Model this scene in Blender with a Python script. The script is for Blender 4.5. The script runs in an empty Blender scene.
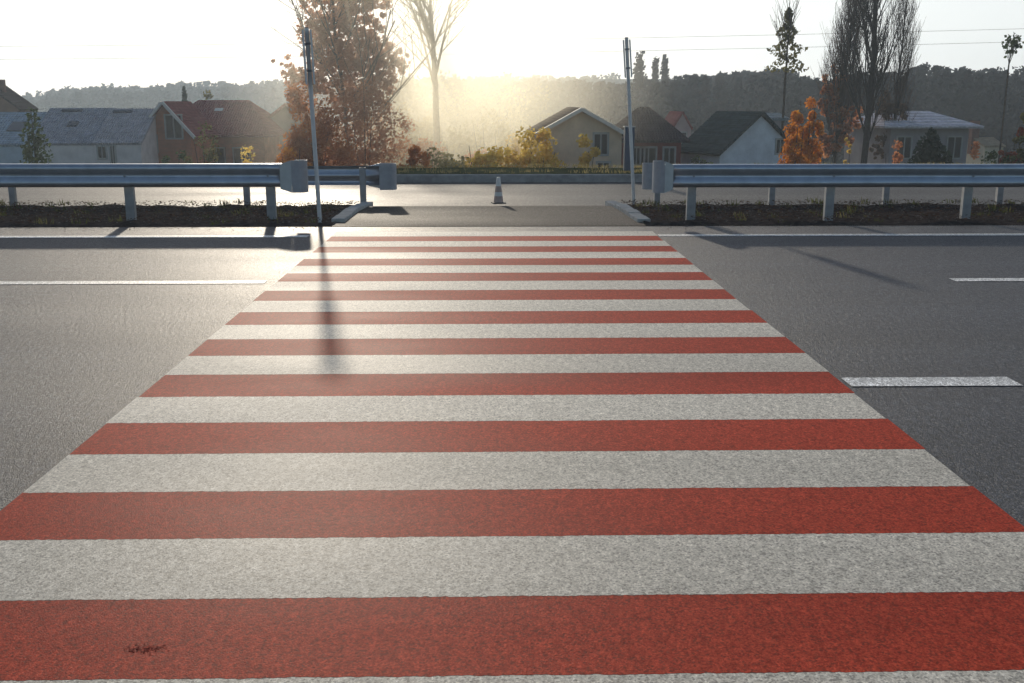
import bpy, bmesh, math, random
from mathutils import Vector, Matrix, noise
R = math.radians
SC = bpy.context.scene
COL = SC.collection
# ------------------------------------------------------------------ camera
FPX, W, H = 1030.0, 1024, 683
cam_d = bpy.data.cameras.new('camera'); cam = bpy.data.objects.new('camera', cam_d); COL.objects.link(cam)
cam.location = (0, 0, 1.65); cam.rotation_euler = (R(90 - 13.0), 0, -R(1.11))
cam_d.sensor_width = 36; cam_d.lens = 36 * FPX / W; cam_d.clip_start = 0.05; cam_d.clip_end = 6000
SC.camera = cam
SC.render.resolution_x, SC.render.resolution_y = W, H
# ------------------------------------------------------------------ light
SUN_EL, SUN_AZ = 16.9, -10.2          # azimuth clockwise from +Y
world = bpy.data.worlds.new("World"); SC.world = world; world.use_nodes = True
nt = world.node_tree; nt.nodes.clear()
sky = nt.nodes.new('ShaderNodeTexSky'); sky.sky_type = 'NISHITA'; sky.sun_disc = False
sky.sun_elevation = R(SUN_EL); sky.sun_rotation = R(SUN_AZ); sky.air_density = 1.0; sky.dust_density = .9; sky.ozone_density = 2.0
bg = nt.nodes.new('ShaderNodeBackground'); bg.inputs['Strength'].default_value = 0.085
wo = nt.nodes.new('ShaderNodeOutputWorld')
gc = nt.nodes.new('ShaderNodeTexCoord'); sep = nt.nodes.new('ShaderNodeSeparateXYZ'); nt.links.new(gc.outputs['Generated'], sep.inputs[0])
def wmath(op, a, b, clamp=False):
    n = nt.nodes.new('ShaderNodeMath'); n.operation = op; n.use_clamp = clamp
    for i, q in enumerate((a, b)):
        if isinstance(q, (int, float)): n.inputs[i].default_value = q
        else: nt.links.new(q, n.inputs[i])
    return n.outputs[0]
low = wmath('SUBTRACT', 1.0, wmath('MULTIPLY', sep.outputs[2], 1.3), True)
fro = wmath('ADD', wmath('MULTIPLY', sep.outputs[1], .6), .42, True)
vf = wmath('MULTIPLY', wmath('MULTIPLY', low, fro), .88, True)
cn = nt.nodes.new('ShaderNodeTexNoise'); cn.inputs['Scale'].default_value = 2.2; cn.inputs['Detail'].default_value = 5
cmap = nt.nodes.new('ShaderNodeMapping'); cmap.inputs['Scale'].default_value = (1, 1, 5); nt.links.new(gc.outputs['Generated'], cmap.inputs[0]); nt.links.new(cmap.outputs[0], cn.inputs[0])
vf = wmath('MULTIPLY', vf, wmath('ADD', wmath('MULTIPLY', cn.outputs[0], .25), .87), True)
wm = nt.nodes.new('ShaderNodeMix'); wm.data_type = 'RGBA'; wm.inputs[7].default_value = (11.2, 11.35, 11.4, 1)
nt.links.new(vf, wm.inputs[0]); nt.links.new(sky.outputs[0], wm.inputs[6])
nt.links.new(wm.outputs[2], bg.inputs[0]); nt.links.new(bg.outputs[0], wo.inputs[0])
sun_d = bpy.data.lights.new('sun', 'SUN'); sun = bpy.data.objects.new('sun', sun_d); COL.objects.link(sun)
sun_d.energy = 3.2; sun_d.angle = R(1.3); sun_d.color = (1.0, 0.88, 0.71)
sdir = Vector((math.sin(R(SUN_AZ)) * math.cos(R(SUN_EL)), math.cos(R(SUN_AZ)) * math.cos(R(SUN_EL)), math.sin(R(SUN_EL))))
sun.rotation_euler = sdir.to_track_quat('Z', 'Y').to_euler()
SC.view_settings.view_transform = 'Standard'; SC.view_settings.look = 'None'
SC.cycles.volume_bounces = 2
SC.view_settings.exposure = 0.2; SC.view_settings.gamma = 1.0; SC.view_settings.use_curve_mapping = False
# ------------------------------------------------------------------ helpers
CM = cam.rotation_euler.to_matrix(); CO = Vector(cam.location)
def ray(px, py): return CM @ Vector(((px - W / 2) / FPX, -(py - H / 2) / FPX, -1.0))
def at(px, py, Y):
    d = ray(px, py); return CO + d * (Y / d.y)
def gnd(px, py, z=0.0):
    d = ray(px, py); return CO + d * ((z - CO.z) / d.z)
def lerp(a, b, t): return a + (b - a) * t

class MB:
    def __init__(s): s.v = []; s.f = []; s.m = []
    def quad(s, *p, m=0):
        n = len(s.v); s.v += [tuple(q) for q in p]; s.f.append(tuple(range(n, n + len(p)))); s.m.append(m)
    def box(s, x0, x1, y0, y1, z0, z1, m=0):
        n = len(s.v)
        s.v += [(x, y, z) for z in (z0, z1) for y in (y0, y1) for x in (x0, x1)]
        for f in ((0, 2, 3, 1), (4, 5, 7, 6), (0, 1, 5, 4), (2, 6, 7, 3), (0, 4, 6, 2), (1, 3, 7, 5)):
            s.f.append(tuple(n + i for i in f)); s.m.append(m)
    def tube(s, pts, rad, k=5, m=0, cap=True):
        n0 = len(s.v); prev = None
        for i, p in enumerate(pts):
            p = Vector(p)
            d = (Vector(pts[min(i + 1, len(pts) - 1)]) - Vector(pts[max(i - 1, 0)]))
            d = d.normalized() if d.length > 1e-9 else Vector((0, 0, 1))
            if prev is None: u = d.orthogonal().normalized()
            else:
                u = prev - d * prev.dot(d)
                u = u.normalized() if u.length > 1e-6 else d.orthogonal().normalized()
            prev = u; w = d.cross(u)
            for j in range(k):
                a = 2 * math.pi * j / k
                s.v.append(tuple(p + (u * math.cos(a) + w * math.sin(a)) * rad[i]))
        for i in range(len(pts) - 1):
            for j in range(k):
                a = n0 + i * k + j; b = n0 + i * k + (j + 1) % k
                s.f.append((a, b, b + k, a + k)); s.m.append(m)
        if cap and k > 2:
            s.f.append(tuple(n0 + j for j in range(k - 1, -1, -1))); s.m.append(m)
            e = n0 + (len(pts) - 1) * k
            s.f.append(tuple(e + j for j in range(k))); s.m.append(m)
    def build(s, name, mats, parent=None, smooth=False, bevel=0, solid=0):
        me = bpy.data.meshes.new(name); me.from_pydata(s.v, [], s.f); me.update()
        if not isinstance(mats, (list, tuple)): mats = [mats]
        for m in mats: me.materials.append(m)
        if len(mats) > 1: me.polygons.foreach_set('material_index', s.m)
        if smooth: me.polygons.foreach_set('use_smooth', [True] * len(me.polygons))
        o = bpy.data.objects.new(name, me); COL.objects.link(o)
        if parent: o.parent = parent
        if solid:
            q = o.modifiers.new('s', 'SOLIDIFY'); q.thickness = solid; q.offset = 0
        if bevel:
            b = o.modifiers.new('b', 'BEVEL'); b.width = bevel; b.segments = 2; b.limit_method = 'ANGLE'
        return o
def tag(o, label=None, cat=None, group=None, kind=None):
    if label: o['label'] = label
    if cat: o['category'] = cat
    if group: o['group'] = group
    if kind: o['kind'] = kind
    return o
def empty(name, loc, rz=0, label=None, cat=None, group=None):
    o = bpy.data.objects.new(name, None); o.empty_display_size = .2; COL.objects.link(o)
    o.location = loc; o.rotation_euler = (0, 0, rz); return tag(o, label, cat, group)

# ------------------------------------------------------------------ materials
def newmat(name):
    m = bpy.data.materials.new(name); m.use_nodes = True; t = m.node_tree
    return m, t, t.nodes['Principled BSDF'], t.nodes['Material Output']
def N(t, kind, **kw):
    n = t.nodes.new(kind)
    for k, v in kw.items():
        if k in n.inputs.keys(): n.inputs[k].default_value = v
        else: setattr(n, k, v)
    return n
def ramp(t, src, stops):
    r = t.nodes.new('ShaderNodeValToRGB'); e = r.color_ramp.elements
    while len(e) < len(stops): e.new(0.5)
    for i, (p, c) in enumerate(stops):
        e[i].position = p; e[i].color = (*c, 1) if len(c) == 3 else c
    t.links.new(src, r.inputs[0]); return r.outputs[0]
def g3(v): return (v, v, v)
def mix(t, a, b, f, mode='MIX'):
    n = t.nodes.new('ShaderNodeMix'); n.data_type = 'RGBA'; n.blend_type = mode
    for i, s in ((0, f), (6, a), (7, b)):
        if hasattr(s, 'is_linked') or isinstance(s, bpy.types.NodeSocket): t.links.new(s, n.inputs[i])
        else: n.inputs[i].default_value = s if i == 0 else (*s, 1)
    return n.outputs[2]
def coords(t, scale=(1, 1, 1)):
    g = t.nodes.new('ShaderNodeTexCoord'); mp = t.nodes.new('ShaderNodeMapping'); mp.inputs['Scale'].default_value = scale
    t.links.new(g.outputs['Object'], mp.inputs[0]); return mp.outputs[0]
def noi(t, vec, scale, detail=3, rough=.55):
    n = N(t, 'ShaderNodeTexNoise', Scale=scale, Detail=detail, Roughness=rough); t.links.new(vec, n.inputs['Vector']); return n.outputs['Fac']
def bump(t, p, h, dist, strength=1.0, normal=None):
    b = N(t, 'ShaderNodeBump', Strength=strength, Distance=dist); t.links.new(h, b.inputs['Height'])
    if normal: t.links.new(normal, b.inputs['Normal'])
    if p: t.links.new(b.outputs[0], p.inputs['Normal'])
    return b.outputs[0]
def matte(t, p, o, c, nrm=None):
    d = t.nodes.new('ShaderNodeBsdfDiffuse'); d.inputs['Roughness'].default_value = .6; t.links.new(c, d.inputs[0])
    if nrm: t.links.new(nrm, d.inputs['Normal'])
    t.links.new(d.outputs[0], o.inputs['Surface'])
def simple(name, col, rough=.7, metal=0, var=.25, scale=6, bmp=0, spec=.5):
    m, t, p, o = newmat(name); v = coords(t)
    n = noi(t, v, scale, 5, .6)
    c = ramp(t, n, [(.3, tuple(x * (1 - var) for x in col)), (.7, tuple(min(1, x * (1 + var)) for x in col))])
    t.links.new(c, p.inputs['Base Color']); p.inputs['Roughness'].default_value = rough; p.inputs['Metallic'].default_value = metal
    p.inputs['Specular IOR Level'].default_value = spec
    nb = bump(t, p, noi(t, v, scale * 6, 4), bmp) if bmp else None
    if rough >= .85: matte(t, p, o, c, nb)
    return m
def paved(name, col_lo, col_hi, dark=None, wear=.0, rough=(.42, .62), spec=.5, bd=.006, patch=.22, porous=0, streak=1):
    """aggregate surface: stone chips, grain at several sizes, patches and lane wear; optional worn-through paint"""
    m, t, p, o = newmat(name); v = coords(t)
    vo = N(t, 'ShaderNodeTexVoronoi', Scale=150.0); t.links.new(v, vo.inputs['Vector'])
    fine = noi(t, v, 130, 3, .7); mid = noi(t, v, 34, 4, .7)
    vs = coords(t, (.35, 1.0, 1)); big = noi(t, vs, .55, 5, .6)
    grain = N(t, 'ShaderNodeMath', operation='MULTIPLY'); t.links.new(fine, grain.inputs[0]); grain.inputs[1].default_value = .6
    add = N(t, 'ShaderNodeMath', operation='MULTIPLY_ADD'); t.links.new(mid, add.inputs[0]); add.inputs[1].default_value = .4; t.links.new(grain.outputs[0], add.inputs[2])
    base = ramp(t, add.outputs[0], [(.40, col_lo), (.60, col_hi)])
    chip = ramp(t, vo.outputs['Color'], [(.12, g3(.45)), (.88, g3(1.55))] if streak else [(.12, g3(.72)), (.88, g3(1.25))])
    base = mix(t, base, chip, 1.0, 'MULTIPLY')
    st = noi(t, coords(t, (1.0, .34, 1)), 30, 3, .8)
    if streak:
        base = mix(t, base, ramp(t, st, [(.34, g3(.60)), (.50, g3(.95)), (.66, g3(1.6))]), 1.0, 'MULTIPLY')
        wp = noi(t, coords(t, (.015, 1, 1)), 1.15, 2, .5)           # wheel paths running along the road
        base = mix(t, base, ramp(t, wp, [(.35, g3(.86)), (.65, g3(1.14))]), 1.0, 'MULTIPLY')
    else:
        base = mix(t, base, ramp(t, st, [(.36, g3(.84)), (.64, g3(1.12))]), 1.0, 'MULTIPLY')
        wp = noi(t, coords(t, (.02, 1, 1)), .9, 2, .5); base = mix(t, base, ramp(t, wp, [(.38, g3(.90)), (.62, g3(1.06))]), 1.0, 'MULTIPLY')
    pat = ramp(t, big, [(.3, g3(1 - patch)), (.7, g3(1 + patch))])
    base = mix(t, base, pat, 1.0, 'MULTIPLY')
    if dark:
        pit = N(t, 'ShaderNodeMath', operation='MULTIPLY_ADD'); t.links.new(big, pit.inputs[0]); pit.inputs[1].default_value = .35; t.links.new(add.outputs[0], pit.inputs[2])
        f = ramp(t, pit.outputs[0], [(.48 + wear, g3(1)), (.60 + wear, g3(0))])
        base = mix(t, base, dark, f)
    # bare stone chips showing through
    v2 = N(t, 'ShaderNodeTexVoronoi', Scale=118.0); t.links.new(v, v2.inputs['Vector'])
    sp = t.nodes.new('ShaderNodeSeparateColor'); t.links.new(v2.outputs['Color'], sp.inputs[0])
    pm = ramp(t, sp.outputs[0], [(.13, g3(.62 if not streak else .5)), (.17, g3(0))])
    base = mix(t, base, dark if dark else (.022, .024, .028), pm)
    if streak: base = mix(t, base, (.20, .20, .21), ramp(t, sp.outputs[1], [(.90, g3(0)), (.94, g3(.7))]))
    t.links.new(base, p.inputs['Base Color'])
    rr = ramp(t, big, [(.3, g3(rough[0])), (.7, g3(rough[1]))]); t.links.new(rr, p.inputs['Roughness'])
    p.inputs['Specular IOR Level'].default_value = spec
    hgt = N(t, 'ShaderNodeMath', operation='MULTIPLY_ADD'); t.links.new(vo.outputs['Distance'], hgt.inputs[0]); hgt.inputs[1].default_value = -.25; t.links.new(add.outputs[0], hgt.inputs[2])
    if streak:
        h2 = N(t, 'ShaderNodeMath', operation='MULTIPLY_ADD'); t.links.new(st, h2.inputs[0]); h2.inputs[1].default_value = .8; t.links.new(hgt.outputs[0], h2.inputs[2]); hgt = h2
    nb = bump(t, p, hgt.outputs[0], bd)
    if porous:
        d = t.nodes.new('ShaderNodeBsdfDiffuse'); t.links.new(base, d.inputs[0]); t.links.new(nb, d.inputs['Normal'])
        mx = t.nodes.new('ShaderNodeMixShader'); mx.inputs[0].default_value = porous
        t.links.new(p.outputs[0], mx.inputs[1]); t.links.new(d.outputs[0], mx.inputs[2]); t.links.new(mx.outputs[0], o.inputs['Surface'])
    return m
def leafmat(name, cols, trans=.45, rough=.6, scale=1.2):
    m, t, p, o = newmat(name); v = coords(t)
    n1 = noi(t, v, scale, 4, .75)
    k = len(cols); c = ramp(t, n1, [(.32 + .36 * i / max(1, k - 1), cols[i]) for i in range(k)])
    p = t.nodes.new('ShaderNodeBsdfDiffuse'); t.links.new(c, p.inputs[0])
    tr = t.nodes.new('ShaderNodeBsdfTranslucent'); t.links.new(c, tr.inputs[0])
    mx = t.nodes.new('ShaderNodeMixShader'); mx.inputs[0].default_value = trans
    t.links.new(p.outputs[0], mx.inputs[1]); t.links.new(tr.outputs[0], mx.inputs[2]); t.links.new(mx.outputs[0], o.inputs['Surface'])
    return m
def rooftile(name, col, rows=3.2, rough=.75, metal=0):
    m, t, p, o = newmat(name); v = coords(t)
    n = noi(t, v, 2.5, 5, .7)
    c = ramp(t, n, [(.3, tuple(x * .7 for x in col)), (.7, tuple(x * 1.3 for x in col))])
    w = N(t, 'ShaderNodeTexWave', Scale=rows, Distortion=.6, Detail=1.0, bands_direction='Z'); t.links.new(v, w.inputs['Vector'])
    w2 = N(t, 'ShaderNodeTexWave', Scale=rows * .55, Distortion=.3, Detail=1.0, bands_direction='X'); t.links.new(v, w2.inputs['Vector'])
    c = mix(t, c, ramp(t, w.outputs['Fac'], [(.0, g3(.72)), (.4, g3(1.05))]), 1.0, 'MULTIPLY')
    t.links.new(c, p.inputs['Base Color']); p.inputs['Roughness'].default_value = rough; p.inputs['Metallic'].default_value = metal; p.inputs['Specular IOR Level'].default_value = .08
    ad = N(t, 'ShaderNodeMath', operation='ADD'); t.links.new(w.outputs['Fac'], ad.inputs[0]); t.links.new(w2.outputs['Fac'], ad.inputs[1])
    matte(t, p, o, c, bump(t, p, ad.outputs[0], .05))
    return m
def brickmat(name, c1, c2, mortar):
    m, t, p, o = newmat(name)
    g = t.nodes.new('ShaderNodeTexCoord'); sx = t.nodes.new('ShaderNodeSeparateXYZ'); t.links.new(g.outputs['Object'], sx.inputs[0])
    ad = N(t, 'ShaderNodeMath', operation='ADD'); t.links.new(sx.outputs[0], ad.inputs[0]); t.links.new(sx.outputs[1], ad.inputs[1])
    cb = t.nodes.new('ShaderNodeCombineXYZ'); t.links.new(ad.outputs[0], cb.inputs[0]); t.links.new(sx.outputs[2], cb.inputs[1])
    b = t.nodes.new('ShaderNodeTexBrick'); b.inputs['Scale'].default_value = 3.2
    b.inputs['Color1'].default_value = (*c1, 1); b.inputs['Color2'].default_value = (*c2, 1); b.inputs['Mortar'].default_value = (*mortar, 1)
    t.links.new(cb.outputs[0], b.inputs['Vector']); n = noi(t, g.outputs['Object'], 1.2, 5, .7)
    c = mix(t, b.outputs[0], ramp(t, n, [(.3, g3(.7)), (.7, g3(1.2))]), 1.0, 'MULTIPLY')
    matte(t, p, o, c)
    return m

M = {}
M['asphalt'] = paved('asphalt', (.030, .034, .044), (.078, .087, .108), rough=(.42, .52), spec=.24, porous=.36, bd=.012)
M['asphalt2'] = paved('asphalt_worn', (.055, .052, .050), (.12, .115, .11), rough=(.46, .6), spec=.18, porous=.4, bd=.006)
M['path'] = paved('path_asphalt', (.034, .028, .025), (.075, .065, .058), rough=(.6, .75), spec=.12, porous=.45, bd=.006)
M['red'] = paved('red_paint', (.31, .036, .022), (.54, .080, .042), dark=(.14, .035, .024), wear=-.085, rough=(.55, .68), spec=.14, bd=.0022, patch=.13, porous=.62, streak=0)
M['white'] = paved('white_paint', (.46, .43, .37), (.74, .70, .61), dark=(.17, .16, .145), wear=-.045, rough=(.55, .7), spec=.22, bd=.0022, patch=.10, porous=.3, streak=0)
M['line'] = paved('line_paint', (.55, .55, .54), (.82, .82, .80), dark=(.25, .25, .25), wear=-.06, rough=(.5, .6), spec=.45, bd=.004, patch=.06)
M['kerb'] = simple('kerb_concrete', (.50, .48, .45), .85, var=.25, scale=9, bmp=.01)
M['concrete'] = simple('concrete', (.36, .345, .33), .85, var=.25, scale=5, bmp=.01)
M['galv'] = simple('galvanised_steel', (.42, .46, .51), .38, .8, var=.14, scale=5)
M['galv_post'] = simple('galvanised_post', (.30, .31, .32), .6, .35, var=.2, scale=7)
M['galv_end'] = simple('galvanised_end', (.34, .355, .385), .6, .35, var=.12, scale=7)
M['dirt'] = simple('median_dirt', (.075, .060, .054), .95, var=.55, scale=9, bmp=.03)
M['soil'] = simple('field_soil', (.07, .075, .035), .95, var=.5, scale=.35, bmp=.05)
M['litter'] = leafmat('fallen_leaf', [(.02, .013, .010), (.09, .05, .032), (.19, .12, .08)], .2, scale=9)
M['grass'] = leafmat('grass_blade', [(.03, .045, .018), (.09, .10, .035), (.20, .17, .08)], .4, scale=2)
M['drygrass'] = leafmat('dry_grass_blade', [(.12, .11, .05), (.26, .22, .10), (.38, .30, .16)], .5, scale=2)
M['signback'] = simple('sign_aluminium', (.62, .64, .64), .5, .2, var=.1, scale=8)
M['pole_paint'] = simple('pole_grey_paint', (.62, .63, .62), .5, var=.12, scale=6)
M['grit'] = simple('grit', (.16, .14, .125), .9, var=.5, scale=30)
M['stain'] = simple('tar_stain', (.30, .075, .055), .9, var=.45, scale=60)
M['blue'] = simple('sign_blue', (.02, .08, .35), .4, var=.05)
M['signwhite'] = simple('sign_white', (.8, .8, .8), .4, var=.03)
M['black'] = simple('black_paint', (.02, .02, .02), .5, var=.1)
M['cone'] = simple('cone_red', (.50, .36, .30), .6, var=.15)
M['conew'] = simple('cone_white', (.72, .70, .66), .5, var=.1)
M['rubber'] = simple('rubber', (.10, .09, .085), .8, var=.2)
M['cabinet'] = simple('cabinet_blue', (.07, .09, .13), .5, var=.15)
M['bark'] = simple('bark', (.075, .058, .045), .9, var=.4, scale=7, bmp=.02)
M['bark_glare'] = simple('bark_glare', (.26, .23, .16), .85, var=.3, scale=6, bmp=.02)  # washed-out look of the glare put into the bark colour
M['bark_dark'] = simple('bark_dark', (.045, .038, .036), .9, var=.35, scale=7, bmp=.02)
M['twig'] = simple('twig', (.11, .078, .062), .85, var=.3, scale=3)
M['cable'] = simple('cable', (.10, .10, .11), .6, var=.1)
L = {}
L['rust'] = leafmat('leaf_rust', [(.34, .10, .035), (.58, .21, .06), (.72, .34, .12)], .6)
L['brown'] = leafmat('leaf_brown', [(.38, .14, .06), (.56, .24, .11), (.68, .38, .20)], .65)
L['yellow'] = leafmat('leaf_yellow', [(.52, .36, .08), (.80, .58, .12), (.88, .70, .22)], .62)
L['palegold'] = leafmat('leaf_palegold', [(.22, .19, .09), (.42, .36, .16), (.55, .48, .25)], .5)
L['dull'] = leafmat('leaf_dull', [(.08, .055, .04), (.15, .10, .07), (.24, .15, .09)], .35)
L['orange'] = leafmat('leaf_orange', [(.40, .13, .02), (.68, .26, .03), (.80, .42, .06)], .5)
L['olive'] = leafmat('leaf_olive', [(.07, .07, .03), (.15, .14, .05), (.26, .22, .08)], .4)
L['green'] = leafmat('leaf_green', [(.03, .05, .02), (.06, .09, .03), (.12, .14, .05)], .35)
L['needle'] = leafmat('needle', [(.012, .025, .018), (.025, .045, .028), (.045, .065, .035)], .15)
L['red'] = leafmat('leaf_red', [(.14, .03, .02), (.32, .07, .04), (.42, .16, .06)], .4)
L['wood_far'] = leafmat('far_wood', [(.008, .022, .025), (.018, .040, .040), (.034, .060, .054)], .2, scale=.05)
L['wood_right'] = leafmat('right_wood', [(.008, .015, .020), (.020, .023, .030), (.050, .037, .038)], .2, scale=.09)
H_ = {}
H_['glass'] = simple('window_glass', (.03, .035, .045), .12, var=.2)
H_['frame'] = simple('window_frame', (.34, .34, .33), .6, var=.1)
H_['trim'] = simple('roof_trim', (.58, .56, .53), .6, var=.12)
H_['chimney'] = brickmat('chimney_brick', (.22, .10, .07), (.16, .07, .05), (.25, .23, .2))

# ------------------------------------------------------------------ ground, roads
def tz(x, y):
    if y < -2.6: return .0 - .04 * min(1, (-2.6 - y))
    if y < 14.0: return -.06
    if y < 18.1: return -.06
    if y < 25.35: return -.30
    if y < 27.2: return -.04
    if y < 58:
        t = (y - 27.2) / 30.8; t = t * t * (3 - 2 * t)
        return -.04 - 6.14 * t + .12 * noise.noise(Vector((x * .2, y * .2, 0)))
    return -6.18 + .3 * noise.noise(Vector((x * .03, y * .03, 0)))
def terrain():
    ys = [-400, -150, -60, -20, -8, -4, -2.6, -2.59, 14.0, 18.1, 18.12, 25.33, 25.35, 26, 27.2] + [27.2 + i * 2 for i in range(1, 17)] + [64, 70, 80, 95, 120, 160, 220, 300, 420, 700, 1200, 2500]
    xs = [-2500, -900, -400, -200, -120, -80] + [-60 + 3 * i for i in range(41)] + [80, 120, 200, 400, 900, 2500]
    mb = MB()
    for y in ys:
        for x in xs: mb.v.append((x, y, tz(x, y)))
    n = len(xs)
    for j in range(len(ys) - 1):
        for i in range(n - 1):
            a = j * n + i; mb.f.append((a, a + 1, a + 1 + n, a + n)); mb.m.append(0)
    tag(mb.build('ground', M['soil']), kind='structure')
terrain()
ROAD_END = gnd(512, 226.5).y
def sheet(name, x0, x1, y0, y1, z, mat, thick=None):
    mb = MB()
    if thick: mb.box(x0, x1, y0, y1, z - thick, z)
    else: mb.quad((x0, y0, z), (x1, y0, z), (x1, y1, z), (x0, y1, z))
    return tag(mb.build(name, mat), kind='structure')
sheet('road', -220, 220, -2.5, ROAD_END, 0, M['asphalt'], .05)
sheet('far_road', -220, 220, 18.2, 25.3, -.22, M['asphalt2'], .05)

# dirt median with uneven surface, left and right of the paved gap
def median(x0, x1):
    mb = MB(); nx = int((x1 - x0) / .12) if x1 - x0 < 60 else 0
    nx = min(nx, 330); ny = 30; y0, y1 = ROAD_END, 18.19
    for j in range(ny + 1):
        for i in range(nx + 1):
            x = lerp(x0, x1, i / nx); y = lerp(y0, y1, j / ny); v = j / ny
            z = .015 - .08 * v * v + .055 * noise.noise(Vector((x * 1.3, y * 1.3, 3))) + .03 * noise.noise(Vector((x * 5, y * 5, 1))) + .018 * noise.noise(Vector((x * 14, y * 14, 9)))
            if j == 0: z = -.045
            if j == ny: z = -.24
            if v > .93 and j < ny: z -= .03
            mb.v.append((x, y, z))
    for j in range(ny):
        for i in range(nx):
            a = j * (nx + 1) + i; mb.f.append((a, a + 1, a + nx + 2, a + nx + 1)); mb.m.append(0)
    tag(mb.build('median_soil', M['dirt'], smooth=True), kind='structure')
KL = [gnd(366, 203.5), gnd(352, 211), gnd(338, 222.5)]
KR = [gnd(612, 202), gnd(626, 210), gnd(644, 222.5)]
PX0, PX1 = KL[1].x, KR[1].x
median(PX0 - 36, PX0); median(PX1, PX1 + 36)
mb = MB()      # outer median
for a, b in ((-220, PX0 - 36), (PX1 + 36, 220)): mb.box(a, b, ROAD_END, 18.19, -.2, -.01)
tag(mb.build('outer_median', M['dirt']), kind='structure')
# paved gap through the median: ramp from road down to far road
mb = MB(); seg = [(ROAD_END + .003, .006), (17.3, -.02), (18.2, -.10), (18.55, -.212)]
for (ya, za), (yb, zb) in zip(seg, seg[1:]):
    mb.quad((PX0 - .0, ya, za), (PX1 + .0, ya, za), (PX1, yb, zb), (PX0, yb, zb))
tag(mb.build('footpath', M['path']), kind='structure')
sheet('far_verge', -220, 220, 25.505, 26.2, -.025, M['soil'], .05)

def kerb(pts, name, label):
    mb = MB(); rnd = random.Random(len(label))
    P = [Vector((p.x, p.y, 0)) for p in pts]; P[0].y += .25
    # short kerb stones laid along the line
    line = []
    for a, b in zip(P, P[1:]):
        n = max(1, round((b - a).length / .5))
        for i in range(n): line.append((a.lerp(b, i / n), a.lerp(b, (i + 1) / n)))
    root = empty(name, P[1], 0, label, 'kerb', 'kerbs edging the paved gap in the median')
    for a, b in line:
        d = (b - a).normalized(); nrm = Vector((-d.y, d.x, 0)) * .095; g = d * .006; m2 = MB()
        z = .05 + rnd.uniform(-.008, .008) - max(0, (a.y - 17) * .05)
        c = [a + g - nrm, b - g - nrm, b - g + nrm, a + g + nrm]
        c = [q - P[1] for q in c]
        lo = [(q.x, q.y, -.25) for q in c]; hi = [(q.x, q.y, z) for q in c]
        m2.v = lo + hi; m2.f = [(3, 2, 1, 0), (4, 5, 6, 7)] + [(i, (i + 1) % 4, 4 + (i + 1) % 4, 4 + i) for i in range(4)]; m2.m = [0] * 6
        m2.build('kerb_stone', M['kerb'], root, bevel=.012)
kerb(KL, 'kerb', 'pale concrete kerb left of the paved gap beside the leaning sign pole')
kerb(KR, 'kerb', 'pale concrete kerb right of the paved gap near the right guardrail end')
mb = MB(); mb.box(-220, 220, 25.31, 25.5, -.3, -.03)
tag(mb.build('far_kerb', M['concrete'], bevel=.015), kind='structure')

# ------------------------------------------------------------------ crossing and lane markings
EL, ER = -2.045, 2.115
def SY(i): return y_ref + .503 * i - .0005 * i * abs(i)
y_ref = (gnd(500, 597.3).y)          # near edge white/red
root = empty('pedestrian_crossing', (0, 6, 0), 0, 'zebra crossing of alternating red and white painted stripes across the near road', 'crossing')
rnd = random.Random(3)
def stripe(i, col):
    y0, y1 = SY(i), SY(i + 1); mb = MB(); n = 520
    jag = lambda x, q: .004 * noise.noise(Vector((x * 6, q * 3.1, 0))) + .006 * noise.noise(Vector((x * 45, q * 7.3, 5)))
    top = []; bot = []
    for k in range(n + 1):
        x = lerp(EL, ER, k / n)
        if k in (0, n): x += rnd.uniform(-.008, .008)
        bot.append((x, y0 + .001 + jag(x, i) - 6, .004)); top.append((x, y1 - .001 + jag(x, i + 1) - 6, .004))
    for k in range(n): mb.quad(bot[k], bot[k + 1], top[k + 1], top[k])
    mb.build('red_stripe' if col == 'red' else 'white_stripe', M[col], root)
i_end = 0
for i in range(-8, 40):
    if SY(i + 1) > 13.8: break
    stripe(i, 'red' if i % 2 else 'white')   # i=-1 red (597-675), i=0 white
    i_end = i
YEND = SY(i_end + 1)
def marking(x0, x1, yc, w, label, slant=0, group=None, z=.0045, name='lane_marking', cat='road marking'):
    mb = MB(); n = max(2, int((x1 - x0) / .03)); n = min(n, 1500); mx = (x0 + x1) / 2
    xs = [lerp(x0, x1, k / n) for k in range(n + 1)]
    for k in range(n):
        a, b = xs[k], xs[k + 1]
        f = lambda x, s: .004 * noise.noise(Vector((x * 3, yc, s))) + .008 * noise.noise(Vector((x * 31, yc, s + 4)))
        sl0 = slant if k == 0 else 0; sl1 = slant if k == n - 1 else 0
        mb.quad((a - mx + sl0 * 0, -w / 2 + f(a, 0), 0), (b - mx + sl1, -w / 2 + f(b, 0), 0), (b - mx, w / 2 + f(b, 1), 0), (a - mx - sl0, w / 2 + f(a, 1), 0))
    o = mb.build(name, M['line']); o.location = (mx, yc, z)
    return tag(o, label, cat, group)
Ye = gnd(512, 236).y; Y2 = gnd(512, 281.6).y; Y3 = gnd(512, 384.3).y
marking(-200, gnd(309, 236).x, Ye, .20, 'white edge line left of the crossing below the left guardrail')
marking(ER + .02, 200, Ye, .20, 'white edge line right of the crossing below the right guardrail')
marking(-60, gnd(266, 282).x, Y2, .17, 'long unbroken white lane line on the sunlit left carriageway')
xa = gnd(957, 282).x
marking(xa, xa + 3.0, Y2, .17, 'short white lane dash at the right edge, farther from the camera', group='lane dashes right of the crossing')
for k in (1, 2, 3, 4): marking(xa + 9 * k, xa + 9 * k + 3, Y2, .17, 'white lane dash farther along the right carriageway, out of the photo', group='lane dashes right of the crossing')
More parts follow.
